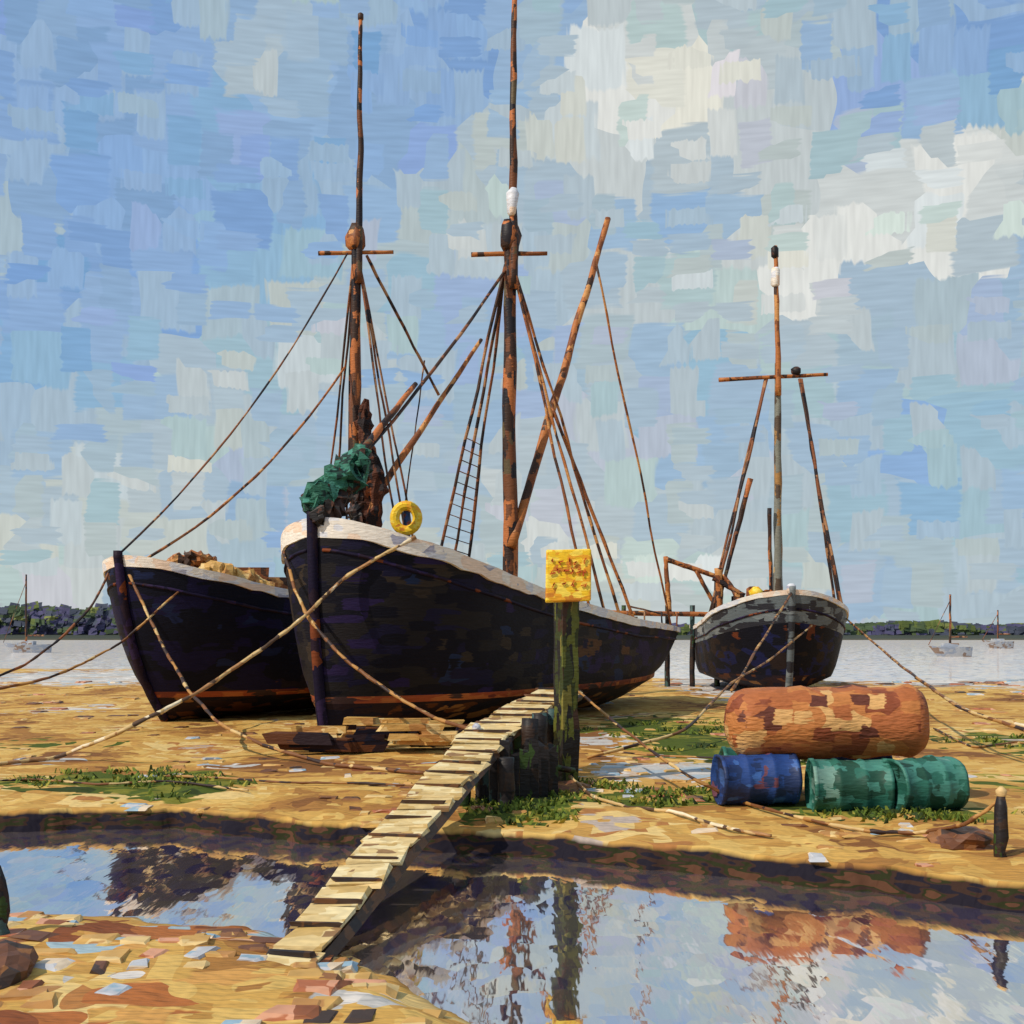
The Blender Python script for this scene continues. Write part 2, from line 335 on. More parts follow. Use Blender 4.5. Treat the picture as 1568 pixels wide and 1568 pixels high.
# ---------------------------------------------------------------- hulls
class Hull:
    def __init__(s, bow, ang, L, B, sheer, zwl, zk, bowrun=4.5, bluff=.62, rake=.35):
        s.bow = Vector((bow[0], bow[1], 0)); s.ax = Vector((sin(ang), cos(ang), 0)); s.nr = Vector((cos(ang), -sin(ang), 0))
        s.L, s.B, s.sheer, s.zwl, s.zk, s.run, s.bl, s.rake = L, B, sheer, zwl, zk, bowrun, bluff, rake
    def zs(s, t): return interp(t, *s.sheer)
    def bs(s, t):
        u = min(t/s.run, 1); b = s.B*(1-(1-u)**2.3)**s.bl
        if t > .55*s.L: b *= 1-.5*((t-.55*s.L)/(.45*s.L))**2
        return b
    def bw(s, t):
        u = min(t/(s.run*1.5), 1); b = .93*s.B*(1-(1-u)**2.0)**(s.bl*1.25)
        if t > .5*s.L: b *= 1-.85*((t-.5*s.L)/(.5*s.L))**2
        return b
    def keel(s, t):
        return s.zk + (s.zwl-.3-s.zk)*sst(.72*s.L, s.L, t)
    def P(s, t, b, z, side=1):
        zz = s.zs(0); k = max(0, 1-z/zz)
        tt = t + s.rake*(k+1.6*k*k*k)*max(0, 1-t/5)
        return s.bow+s.ax*tt+s.nr*b*side+Vector((0, 0, z))
    def skin(s, t, z, side=1, off=.07):
        v = max(0, min(1, (z-s.zwl)/(s.zs(t)-s.zwl)))
        return s.P(t, s.bw(t)+(s.bs(t)-s.bw(t))*v**.65+.05+off, z, side)
    def build(s, parent, top, mats, strip=.18, band=None):
        n = 46; T = [s.L*(i/n)**1.75 for i in range(n+1)]
        def ring(t, sd):
            zs = s.zs(t); bs = s.bs(t); bw = s.bw(t); zk = s.keel(t); zl = s.zwl-strip; out = []
            for w in (0, .08, .3, .6): out.append(s.P(t, max(.05, .97*bw*sqrt(w)) if w else .05, zk+(zl-zk)*w, sd))
            out.append(s.P(t, bw*.97+.04, zl, sd))
            for k in range(9):
                v = k/8; out.append(s.P(t, bw+(bs-bw)*v**.65+.05, s.zwl+(zs-s.zwl)*v, sd))
            return out
        for sd, nm in ((1, 'hull_side'), (-1, 'hull_far_side')):
            V = []; Fc = []; ix = []; m_ = 14
            for t in T: V += ring(t, sd)
            for i in range(n):
                for k in range(m_-1):
                    q = (i*m_+k, (i+1)*m_+k, (i+1)*m_+k+1, i*m_+k+1)
                    Fc.append(q if sd > 0 else q[::-1])
                    ix.append(2 if k < 4 else (1 if k == 4 else (3 if (band and k >= band) else 0)))
            mesh(nm, V, Fc, mats, ix, True, parent)
            tube('rubbing_strake' if sd > 0 else 'far_rubbing_strake', [s.skin(t, s.zs(t)-.78*(1-.5*t/s.L), sd, .0) for t in T[1:]], .05, M['stem'], parent, 5, .4)
        a = ring(s.L, 1); b = ring(s.L, -1)
        mesh('transom', a+b[::-1], [tuple(range(len(a)*2))[::-1]], [mats[0]], parent=parent)
        path = [s.P(0, 0, s.zs(0)*(1-k/12)+s.zk*(k/12))-s.ax*.06 for k in range(13)]
        tube('stem_post', [path[0]+Vector((0, 0, .18))]+path, [.15]*14, M['stem'] if not band else M['grey'], parent, 6, .15)
        V = []; Fc = []
        for t in T[2:]:
            z = s.zs(t)-.55; b = s.bs(t)*.93; V += [s.P(t, b, z, -1), s.P(t, 0, z+.06), s.P(t, b, z)]
        for i in range(len(T)-3): Fc += [(3*i, 3*i+1, 3*i+4, 3*i+3), (3*i+1, 3*i+2, 3*i+5, 3*i+4)]
        mesh('deck', V, Fc, M['deck'], parent=parent)
        for sd, nm in ((1, 'rail'), (-1, 'far_rail')):
            V = []; Fc = []
            for i, t in enumerate(T):
                z = s.zs(t)+.03*nz(t*2, sd, 1.3, 4); b = s.bs(t); hgt = interp(t, [0, 6, s.L], top)*(1+.35*nz(t, sd, 1.7, 2))
                V += [s.P(t, b+.11, z+.05, sd), s.P(t, b+.10, z-hgt, sd), s.P(t, max(0, b-.12), z-hgt, sd), s.P(t, max(0, b-.14), z+.05, sd)]
            for i in range(n):
                for k in range(4):
                    q = (4*i+k, 4*i+(k+1) % 4, 4*i+4+(k+1) % 4, 4*i+4+k); Fc.append(q[::-1] if sd > 0 else q)
            Fc.append((0, 1, 2, 3)); Fc.append((4*n+3, 4*n+2, 4*n+1, 4*n))
            mesh(nm, V, Fc, M['white'], parent=parent)
A30 = math.atan2(.5, .866)
barge = empty('sailing_barge')
hb = Hull((-5.07, 30), A30, 21, 2.95, ([0, 1.2, 3, 6, 9, 14, 21], [5.75, 5.25, 4.75, 4.2, 3.75, 3.2, 2.9]), 1.2, .05, 4.2, .6, .2)
hb.build(barge, [.42, .26, .13], [M['hull'], M['wl'], M['foot']])
barge2 = empty('sailing_barge')
ha = Hull((-11.75, 35.2), A30, 22, 2.75, ([0, 1.2, 3, 6, 10, 15, 22], [5.1, 4.7, 4.3, 3.95, 3.6, 3.2, 3.1]), 1.0, .05, 4.0, .6, .75)
ha.build(barge2, [.26, .18, .12], [M['hull2'], M['wl'], M['foot']])
smack = empty('sailing_smack')
hc = Hull((11.9, 50), .04, 16, 3.15, ([0, 1.5, 4, 8, 16], [4.55, 4.0, 3.35, 3.0, 3.2]), .9, .05, 4.2, .62)
hc.build(smack, [.16, .12, .1], [M['hull3'], M['foot'], M['foot'], M['grey']], band=10)

def crosstree(par, c, half, ang, mat):
    d = Vector((cos(ang), sin(ang), .03)); spar('crosstree', c-d*half, c+d*half, .085, .07, mat, par, .03, 8)
def mast_set(par, base, zdeck, zx, ztop, r, half, mat, capcol):
    b = Vector((base.x, base.y, zdeck)); x = Vector((base.x, base.y, zx))
    spar('lower_mast', b, x+Vector((0, 0, .9)), r, r*.7, mat, par, .10, 20)
    spar('topmast', x+Vector((.12, -.12, -1.2)), Vector((base.x+.18, base.y, ztop)), r*.6, r*.28, mat, par, .12, 24)
    revolve('mast_cap', [(0, r*.8), (.15, r*1.1), (.5, r*1.2), (.8, r*.9), (1.0, r*.6)], x+Vector((0, 0, .1)), (0, 0.001, 1), capcol, par, 10, .6)
    crosstree(par, x, half, 0.05, M['spar_o'])
    revolve('mast_truck', [(0, .05), (.05, .11), (.25, .11), (.3, .04)], Vector((base.x+.18, base.y, ztop-.1)), (0, .001, 1), M['spar_o'], par, 8)
    return x
mA = Vector((pt(545, 0, 44.6).x, 44.6, 0))
xA = mast_set(barge2, mA, 3.2, 17.2, 26.1, .26, 1.42, M['spar'], M['spar_o'])
bowA = ha.P(0, 0, 5.2)
line('forestay', xA+Vector((-.3, -.2, -.1)), bowA, .035, parent=barge2, sag=.9)
line('inner_forestay', pt(528, 562, 44.4), ha.P(.7, .3, 5.05), .045, M['spar_o'], parent=barge2, sag=.8)
for k, (t, sd) in enumerate([(12.2, 1), (12.9, 1), (13.6, 1), (12.4, -1), (13.2, -1), (14.2, -1)]):
    line('shroud_%d' % k, xA+Vector((.1*sd, 0, -.25)), ha.P(t-1.1 if sd > 0 else t, ha.bs(t), ha.zs(t), sd), .045, parent=barge2, jit=.1)
line('port_backstay', xA+Vector((.4, 0, -.1)), pt(672, 605, 47), .06, parent=barge2)
line('backstay_fall', pt(650, 552, 46.8), pt(620, 775, 45.5), .03, parent=barge2)
spar('sprit', pt(568, 772, 44.3), pt(737, 520, 48), .15, .08, M['spar_o'], barge2, .1)
bundle('brailed_sail', [pt(562, 612, 44.1), pt(556, 650, 44.1), pt(566, 700, 44.1), pt(574, 745, 44), pt(570, 790, 44), pt(572, 850, 44)], [.10, .28, .26, .42, .34, .25], M['tan'], barge2)
bundle('brailed_topsail', [pt(549, 690, 44), pt(546, 740, 44), pt(550, 810, 44)], [.08, .26, .34], M['black'], barge2)
V, Fc = join([box_data(ha.P(4.2, .7, 4.5), 1.9, 1.2, .8, .3, .12), box_data(ha.P(5.4, 1.0, 4.4), 2.2, 1.0, .55, .6, .15), box_data(ha.P(3.1, .1, 4.6), .8, .8, .6, .9, .2), box_data(ha.P(3.6, -.3, 4.9), 1.2, .7, .35, .1, .2)])
mesh('hatch_cover', V, Fc, M['spar_o'], parent=barge2)
bundle('canvas_heap', [pt(300, 874, 37), pt(335, 876, 37), pt(375, 888, 37.5), pt(415, 901, 38)], [.12, .36, .30, .18], M['stone1'], barge2, 20)
bundle('canvas_fold', [pt(258, 866, 37.4), pt(290, 856, 37.6), pt(330, 860, 37.8)], [.16, .30, .16], M['spar_o'], barge2, 16)
mB = Vector((-.09, 38.6, 0))
xB = mast_set(barge, mB, 3.0, 15.25, 25.2, .27, 1.25, M['spar'], M['spar'])
revolve('masthead_doubling', [(0, .10), (.1, .16), (.7, .18), (.9, .08)], pt(784, 330, 38.4), (0.05, .001, 1), M['white'], barge, 10, .7)
bowB = hb.P(0.05, 0, 5.95)
line('forestay', xB+Vector((-.15, -.1, -.6)), bowB, .055, parent=barge, sag=.25)
fd = (xB+Vector((-.15, -.1, -.6))-bowB)
bundle('furled_foresail', [bowB+fd*t+Vector((dx, 0, dz)) for t, dx, dz in ((-.01, .0, .15), (.03, -.1, .05), (.075, -.02, -.0), (.12, .08, 0), (.16, .05, .1), (.21, .0, .02))], [.20, .38, .34, .42, .34, .08], M['green'], barge, 30, .95, 14, .25)
bundle('sail_underside_shade', [bowB+fd*t+Vector((.12, -.15, dz)) for t, dz in ((-.015, .0), (.02, -.40), (.06, -.42), (.10, -.38), (.15, -.3), (.2, -.2))], [.12, .22, .26, .22, .2, .1], M['black'], barge, 24, .9, 12, .25)  # black roll added as the dark, shaded underside of the furled sail
spar('bowsprit', bowB+fd*.12, bowB+fd*.47, .13, .07, M['spar'], barge, .05)
sh = []
for k, (t, sd) in enumerate([(9.6, -1), (10.6, -1), (11.6, -1), (9.9, 1), (11.0, 1), (12.2, 1)]):
    a = xB+Vector((.12*sd, 0, -.35)); b = hb.P(t, hb.bs(t), hb.zs(t), sd); sh.append((a, b))
    line('shroud_%d' % k, a, b, .055 if sd < 0 else .05, M['rig'] if sd < 0 else M['spar_o'], barge, jit=.12)
for j in range(16):
    t = .50+j*.032; line('ratline_%d' % j, sh[0][0].lerp(sh[0][1], t), sh[2][0].lerp(sh[2][1], t), .018, parent=barge, n=4)
peak = pt(931, 335, 43); spar('sprit', pt(783, 838, 38.3), peak, .17, .11, M['spar_o'], barge, .12, 20)
line('vang', pt(912, 400, 42.6), hb.P(18.8, hb.bs(18.8), hb.zs(18.8)), .045, M['spar_o'], parent=barge, jit=.12)
line('topping_lift', pt(842, 615, 40), hb.P(13.5, hb.bs(13.5), hb.zs(13.5)), .06, M['spar_o'], barge)
ringc = hb.P(3.6, .35, 6.05)
bm = bmesh.new(); R, r = .32, .14
vsr = [[bm.verts.new(ringc+Vector(((R+r*cos(b))*cos(a), r*sin(b)*.9, (R*1.1+r*cos(b))*sin(a)))) for b in [2*pi*j/10 for j in range(10)]] for a in [2*pi*i/24 for i in range(24)]]
for i in range(24):
    for j in range(10): bm.faces.new((vsr[i][j], vsr[(i+1) % 24][j], vsr[(i+1) % 24][(j+1) % 10], vsr[i][(j+1) % 10]))
me = bpy.data.meshes.new('life_ring'); bm.to_mesh(me); bm.free(); me.materials.append(M['yellow']); link(bpy.data.objects.new('life_ring', me), barge)
spar('samson_post', hb.P(3.6, .35, 4.0)+Vector((0, .16, 0)), hb.P(3.6, .35, 6.5)+Vector((0, .16, 0)), .12, .1, M['blue'], barge, 0)
V, Fc = join([box_data(hb.P(6.5, 0, 4.1), 1.6, 2.2, .7, -.52, .05), box_data(hb.P(12.5, 0, 3.2), 2.2, 4.2, .8, -.52, .03), box_data(hb.P(17.5, 0, 3.0), 1.6, 2.0, .8, -.52, .03)])
mesh('hatch_coamings', V, Fc, M['spar'], parent=barge)
line('stern_rail', hb.P(16, 1.6, 3.75), hb.P(20.9, 1.2, 3.45), .035, parent=barge)
for t in (16, 17.6, 19.2, 20.8): line('stanchion_%d' % t, hb.P(t, 1.5, 2.9), hb.P(t, 1.5, 3.6), .035, parent=barge, n=3)
bC = Vector((12.2, 54, 2.9)); xC = Vector((12.2, 54, 14.45))
spar('lower_mast', bC, Vector((12.2, 54, 15.1)), .22, .14, M['mastc'], smack, .10, 20)
spar('topmast', Vector((12.2, 53.85, 13.6)), Vector((12.1, 54, 20.5)), .14, .09, M['spar_o'], smack, .10, 16)
revolve('mast_truck', [(0, .06), (.1, .16), (.5, .17), (.62, .06)], Vector((12.1, 54, 19.9)), (0, .001, 1), M['black'], smack, 8, .7)
revolve('masthead_band', [(0, .10), (.1, .17), (.8, .15), (.9, .1)], Vector((12.1, 53.95, 18.6)), (0, .001, 1), M['white'], smack, 8, .7)
spar('crosstree', xC+Vector((-2.7, 0, -.1)), xC+Vector((2.3, 0, .15)), .10, .08, M['spar_o'], smack, .05)
revolve('block', [(0, .08), (.1, .2), (.3, .2), (.4, .08)], xC+Vector((.85, 0, .1)), (0, .001, 1), M['black'], smack, 8, .5)
for k, (sx, t, sd) in enumerate([(-.5, 3.4, -1), (-.55, 4.3, -1), (1.05, 3.6, 1), (1.1, 4.6, 1), (1.0, 2.7, 1)]):
    a = xC+Vector((sx, 0, -.05)); line('shroud_%d' % k, a, hc.P(t, hc.bs(t)*.95, hc.zs(t), sd), .065, parent=smack, jit=.1)
spar('derrick', pt(1149, 733, 53), pt(1105, 905, 53), .13, .08, M['spar'], smack, .05)
spar('derrick_strut', pt(1108, 880, 53), pt(1135, 925, 52.5), .11, .10, M['spar_o'], smack, .05)
spar('winch_frame', pt(1100, 870, 53), pt(1102, 955, 53), .18, .16, M['spar_o'], smack, .05)
spar('gallows_beam', pt(1092, 885, 53), pt(1140, 912, 52.6), .12, .10, M['tan'], smack, .05)
spar('deck_pole', pt(1178, 778, 53), pt(1181, 930, 53), .09, .08, M['spar'], smack, .03)
revolve('bow_roller', [(0, .1), (.05, .16), (.35, .18), (.45, .08)], hc.P(0, 0, 4.4), (0, .001, 1), M['white'], smack, 8, .5)
V, Fc = join([box_data(hc.P(3.0, -.9, 4.0), .8, .7, 1.0, .2, .25), box_data(hc.P(3.4, -1.7, 3.9), .5, .5, 1.1, .5, .25), box_data(hc.P(2.4, -1.9, 3.7), .9, .3, .6, .8, .25), box_data(hc.P(3.6, 1.2, 3.8), .5, .5, .7, .3, .25), box_data(hc.P(8, 0, 3.4), 2.4, 2.8, 1.3, .04, .03)])
mesh('deck_gear', V, Fc, M['tan'], parent=smack)
V, Fc = join([box_data(hc.P(2.8, -1.3, 4.25), .3, .3, 1.0, .4, .2), box_data(hc.P(3.3, -.4, 4.2), .35, .3, .9, .2, .2), box_data(hc.P(2.6, -1.9, 4.05), .3, .3, .8, .2, .2)])
mesh('windlass', V, Fc, M['spar_o'], parent=smack)
revolve('yellow_buoy', [(0, .05), (.08, .25), (.4, .3), (.6, .1)], hc.P(2.4, -1.1, 4.2), (0, .001, 1), M['yellow'], smack, 10, .4)
# ---------------------------------------------------------------- mooring ropes
def rope(pts, r=.045, mat='rope', sag=.12): return poly_rope('mooring_rope', [Vector(p) for p in pts], r*.8, M[mat], None, sag)
def gz(p, dz=.05): return Vector((p.x, p.y, max(height(p.x, p.y), WZ)+dz))
def gp(px, py):
    d = H*F/(py-960); return gz(Vector(((px-784)/F*d, d, 0)))
rope([hb.skin(1.3, 5.3, 1, .1), pt(532, 880, 29.7), pt(466, 945, 28.9), pt(390, 1002, 27.6), pt(300, 1062, 26.5), pt(190, 1118, 25.2), gp(90, 1165), gp(-60, 1178)], .06, 'ropew', .0)
rope([pt(434, 845, 31), pt(452, 905, 29.6), pt(474, 950, 29), pt(530, 1012, 28.0), pt(600, 1062, 27.2), pt(665, 1100, 26.4), pt(728, 1118, 25)], .055, 'rope', .0)
rope([pt(198, 880, 34.6), pt(228, 945, 33.8), pt(256, 1002, 33), pt(290, 1060, 30), pt(335, 1108, 28), pt(400, 1140, 26.5), gp(500, 1175), gp(650, 1190)], .055, 'rope', .0)
rope([pt(288, 893, 35.6), pt(235, 940, 34.2), pt(184, 985, 33.6), pt(130, 1015, 32.5), pt(70, 1040, 31), pt(-40, 1062, 30)], .045, 'rope', .0)
rope([pt(168, 872, 34.6), pt(140, 930, 34), pt(90, 980, 33), pt(40, 1018, 32), pt(-40, 1050, 31)], .045, 'rig', .0)
rope([pt(887, 1060, 24), pt(940, 1105, 22.6), pt(1000, 1152, 21), pt(1060, 1192, 19.6), gp(1130, 1235), gp(1240, 1272), gp(1330, 1288), gp(1400, 1290), pt(1480, 1262, 15.3), pt(1533, 1222, 15)], .035, 'rope', .0)
rope([pt(872, 1188, 22.1), gp(905, 1222), gp(960, 1240), gp(1030, 1258), gp(1110, 1280), gp(1180, 1292)], .035, 'ropew', .0)
rope([hc.P(0, 0, 4.5), pt(1190, 940, 47), pt(1160, 990, 42), pt(1120, 1058, 36)], .055, 'rope', .1)
rope([pt(1243, 958, 50), pt(1180, 1010, 42), pt(1120, 1045, 36), pt(1050, 1120, 28), gp(900, 1162)], .045, 'rope', .0)
rope([hc.P(3, 3.0, 3.4), pt(1345, 990, 44), pt(1400, 1035, 34), pt(1470, 1085, 27), pt(1580, 1122, 24)], .05, 'rope', .0)
rope([pt(1402, 1038, 34), pt(1490, 1095, 27), pt(1600, 1118, 24.5)], .05, 'ropew', .0)
rope([gp(255, 1192), gp(340, 1196), gp(430, 1206), gp(540, 1208), gp(640, 1212)], .03, 'rope', .0)
rope([gp(-20, 1206), gp(60, 1200), gp(150, 1214), gp(260, 1208), gp(380, 1222)], .03, 'rope', .0)
rope([gp(1130, 1150), gp(1180, 1172), gp(1000, 1160), gp(890, 1152)], .03, 'rope', .0)
rope([gp(1430, 1120), gp(1490, 1150), gp(1560, 1142), gp(1620, 1160)], .035, 'rope', .0)
# ---------------------------------------------------------------- warning sign on post
sign = empty('warning_sign')
sy = 22.4; s0 = pt(866, 1215, sy)
path = seg_path((s0.x, sy, -.2), (pt(866, 0, sy).x+.02, sy, 3.6), 14, .03)
tube('post', path, [.24+.02*random.random() for _ in path], M['post'], sign, 4, .15, 1.0, False)
c = pt(870, 882, sy-.3)
V, Fc = box_data(c, .86, .22, .98, .0, .05); ob = mesh('board', V, Fc, M['yellow'], parent=sign)
bv = ob.modifiers.new('bevel', 'BEVEL'); bv.width = .03; bv.segments = 2
parts = []
for row, nL in ((.27, 5), (.08, 6), (-.16, 4)):
    for k in range(nL):
        x0 = c.x-.3+k*.6/(nL-1)*1.0
        for _ in range(2):
            parts.append(box_data((x0+random.uniform(-.03, .03), c.y-.135, c.z+row+random.uniform(-.04, .04)), .022, .02, random.uniform(.05, .12), tilt=Matrix.Rotation(random.choice((0, 1.3, .5, -.5)), 3, 'Y')))
V, Fc = join(parts); mesh('lettering', V, Fc, M['red'], parent=sign)
# ---------------------------------------------------------------- gangplank with trestle
gang = empty('gangplank')
g0 = Vector((-2.10, 10.9, -.14)); g1 = pt(752, 1116, 21.0); g2 = pt(812, 1083, 23.2); g3 = pt(862, 1056, 25.2)
gpath = [g0, g0.lerp(g1, .5)+Vector((0, 0, .0)), g1, g2, g3]
def along(t):
    L = [(gpath[i+1]-gpath[i]).length for i in range(4)]; d = t*sum(L)
    for i in range(4):
        if d <= L[i] or i == 3: return gpath[i].lerp(gpath[i+1], d/L[i]), (gpath[i+1]-gpath[i]).normalized()
        d -= L[i]
parts = []; t = 0; tot = sum((gpath[i+1]-gpath[i]).length for i in range(4))
while t < 1:
    p, d = along(t); wd = .50+.06*random.uniform(-1, 1)+.50*t; ln = .56*random.uniform(.7, 1.2)
    side = d.cross(Vector((0, 0, 1))).normalized(); up = side.cross(d)
    Mx = Matrix((side, d, up)).transposed() @ Matrix.Rotation(random.uniform(-.11, .11), 3, 'Z') @ Matrix.Rotation(random.uniform(-.06, .06), 3, 'Y')
    parts.append(box_data(p+side*random.uniform(-.04, .04)+up*random.uniform(0, .03), wd, ln, .05, tilt=Mx, jit=.1)); t += (ln+.07)/tot
V, Fc = join(parts); mesh('slats', V, Fc, M['plank'], parent=gang)
parts = []
t = .01
while t < .985:
    p, d = along(t); side = d.cross(Vector((0, 0, 1))).normalized()
    parts.append(box_data(p+Vector((0, 0, .055)), .47+.46*t, .045, .045, rot=math.atan2(side.y, side.x)+random.uniform(-.08, .08), jit=.2)); t += random.uniform(.6, .9)/tot
V, Fc = join(parts); mesh('cleats', V, Fc, M['plank_d'], parent=gang)
for k, sd in enumerate((-1, 1)):
    pth = []
    for i in range(25):
        p, d = along(i/24); side = d.cross(Vector((0, 0, 1))).normalized(); pth.append(p+side*sd*(.20+.2*i/24)-Vector((0, 0, .12)))
    tube('beam_%d' % k, pth, .09, M['plank_d'], gang, 4, .2, smooth=False)
for k, (px, py, d) in enumerate([(752, 1128, 21.4), (790, 1100, 21.8), (826, 1092, 21.6), (838, 1075, 23.5), (705, 1165, 19.3), (740, 1140, 19.8), (812, 1100, 20.8), (772, 1130, 20.4), (800, 1112, 22.2), (845, 1085, 22.9), (775, 1160, 19.2)]):
    p = pt(px, py, d); spar('trestle_pile_%d' % k, (p.x, p.y, -.6), p, .17, .14, M['pile'], gang, .05, 8)  # extra piles added here and in the piling below thicken the dark shadow mass
for k, (a, b) in enumerate([((752, 1150, 21.2), (835, 1165, 21.4)), ((735, 1215, 19.7), (812, 1150, 20.7)), ((800, 1165, 21.2), (878, 1180, 22.1))]):
    spar('brace_%d' % k, pt(*a), pt(*b), .06, .06, M['pile'], gang, .02, 6)
parts = []
for k in range(7):
    parts.append(box_data((-.30+k*.17, 19.4+.25*k, .25+random.uniform(-.1, .1)), .16, .10, 1.1+.5*random.random(), random.uniform(-.2, .2), .15))
V, Fc = join(parts); mesh('sheet_piling', V, Fc, M['pile'], parent=gang)
revolve('bollard_float', [(0, .03), (.05, .08), (.12, .08), (.17, .03)], pt(729, 1122, 20.8), (0, .001, 1), M['white'], gang, 8, .5)
# ---------------------------------------------------------------- drums and tank
def drum(name, x0, L, y, z, r, mat, yaw=0):
    pr = [(.04, 0.02), (.04, r*.9), (.0, r*.93), (.0, r*1.02), (.06, r*1.02), (.07, r*.98)]
    for f_ in (.33, .66): pr += [(L*f_-.06, r*.98), (L*f_-.02, r*1.035), (L*f_+.02, r*1.035), (L*f_+.06, r*.98)]
    pr += [(L-.07, r*.98), (L-.06, r*1.02), (L, r*1.02), (L, r*.93), (L-.04, r*.9), (L-.04, .02)]
    return revolve(name, pr, (x0, y, z), (cos(yaw), sin(yaw), 0), mat, None, 24, .12)
drum('oil_drum', 3.42, 1.30, 19.55, .46, .42, M['blue'], .10)
drum('oil_drum', 4.85, 1.25, 19.15, .40, .44, M['drumg'], -.05)
drum('oil_drum', 6.05, 1.15, 18.8, .44, .45, M['drumg'], .30)
drum('oil_drum', 3.7, 1.3, 20.75, .44, .42, M['drumg'], 0)
drum('oil_drum', 5.3, 1.3, 20.7, .44, .42, M['blue'], 0)
L = 3.35; r = .60
pr = [(0, .03), (.03, .25), (.10, .42), (.22, .54), (.36, r)]
for k in range(1, 13): pr.append((.36+(L-.6)*k/12, r*(1.0 if k % 4 else 1.05)))
pr += [(L-.14, r*.95), (L-.03, r*.82), (L, .05)]
revolve('storage_tank', pr, (3.62, 19.95, 1.36), (1, .03, .01), M['rust'], None, 26, .13)
# ---------------------------------------------------------------- stakes, rocks, timber
def stake(px, base_d, ztop, r, zb=-.6, lean=0):
    x = (px-784)/F*base_d
    return tube('mooring_stake', seg_path((x, base_d, zb), (x+lean, base_d, ztop), 8, .05), [r, r, r*1.05, r, r*.95, r, r*.9, r*.85, r*.5], M['pile'], None, 7, .4)
stake(1533, 15.0, .88, .09); stake(12, 11.8, .60, .09, lean=-.12)
revolve('mooring_float', [(0, .02), (.03, .06), (.1, .07), (.15, .02)], pt(1533, 1222, 15), (0, .001, 1), M['ropew'], None, 8, .3)
def rock(c, s, mat, name='rock'):
    bm = bmesh.new(); bmesh.ops.create_icosphere(bm, subdivisions=3, radius=1)
    for v in bm.verts:
        n_ = noise.noise(v.co*1.3+Vector(c)); q = noise.noise(v.co*3+Vector(c)*2)
        v.co = v.co*(1+.45*n_+.25*q); v.co = Vector((v.co.x*s[0], v.co.y*s[1], v.co.z*s[2]))+Vector(c)
    me = bpy.data.meshes.new(name); bm.to_mesh(me); bm.free(); me.materials.append(mat); return link(bpy.data.objects.new(name, me))
rock((-4.55, 10.4, -.15), (.38, .5, .30), M['stone2']); rock((6.05, 15.7, .1), (.45, .4, .22), M['stone2']); rock((.95, 21.7, .02), (.5, .45, .12), M['stone2'])
parts = []
for i in range(16):
    x = -4.9+i*.24+random.uniform(-.2, .2); yy = 28.6+random.uniform(-1.4, .8)
    parts.append(box_data((x, yy, .25+random.uniform(-.1, .5)), random.uniform(.7, 1.8), .25, .16, random.uniform(-.3, .3), .2))
V, Fc = join(parts); mesh('timber_baulks', V, Fc, M['stone1'])
parts = []
for i in range(12):
    parts.append(box_data((-4.9+i*.36, 27.2+.12*i, .2+random.uniform(0, .35)), random.uniform(.8, 1.7), .35, .25, random.uniform(-.25, .25), .2))
V, Fc = join(parts); mesh('keel_blocks', V, Fc, M['foot'])
for nm, mt_, cnt in (('mud_clods', 'stone1', 260), ('dark_clods', 'stone2', 100), ('pale_stones', 'stone3', 90), ('red_clods', 'stone4', 80)):
    parts = []
    while len(parts) < cnt:
        u = random.random()
        if u < .2: X = random.uniform(-6, .5); Y = random.uniform(8.5, 13.6)
        elif u < .65: Y = random.uniform(14, 27); X = random.uniform(-.47, .47)*Y
        else: Y = random.uniform(27, 66); X = random.uniform(-.5, .5)*Y
        z = height(X, Y)
        if z < WZ+.02 or (edge(X)-2 < Y < edge(X)+.1): continue
        if nz(X, Y, .3, 11) < .0: continue
        k = max(1, Y/26)
        bd = box_data((X, Y, z), random.uniform(.15, .5)*k, random.uniform(.15, .45)*k, random.uniform(.03, .06)*k, random.uniform(-.25, .25), .35)
        for q in range(4, 8): bd[0][q].x = X+(bd[0][q].x-X)*.7; bd[0][q].y = Y+(bd[0][q].y-Y)*.7
        parts.append(bd)
    V, Fc = join(parts); mesh(nm, V, Fc, M[mt_])
V = []; Fc = []
for cx, cy, rx, ry, cnt in ((-7.6, 22.4, 2.2, 1.8, 750), (.1, 18.6, .7, 1.2, 450), (2.8, 20.6, 2.0, 1.2, 550), (6.0, 18.0, 1.6, .6, 300), (4.5, 33, 3, 4, 500), (1.4, 21.6, .6, .7, 150), (14, 30, 3, 3, 250), (6.5, 26, 1.5, 1.5, 200)):
    tufts = [(random.gauss(cx, rx*.55), random.gauss(cy, ry*.55)) for _ in range(max(4, cnt//22))]
    for _ in range(cnt):
        tx, ty = random.choice(tufts); X = random.gauss(tx, .16); Y = random.gauss(ty, .16); z = height(X, Y)
        if z < WZ: continue
        h = random.uniform(.03, .12); w = random.uniform(.02, .06); a = random.uniform(0, pi); dx, dy = cos(a)*w, sin(a)*w; lx, ly = random.uniform(-.1, .1), random.uniform(-.1, .1)
        o = len(V); V += [(X-dx, Y-dy, z-.02), (X+dx, Y+dy, z-.02), (X+lx+dx*.4, Y+ly, z+h), (X+lx-dx*.4, Y+ly, z+h)]; Fc.append((o, o+1, o+2, o+3))
mesh('marsh_grass', V, Fc, M['grass'])
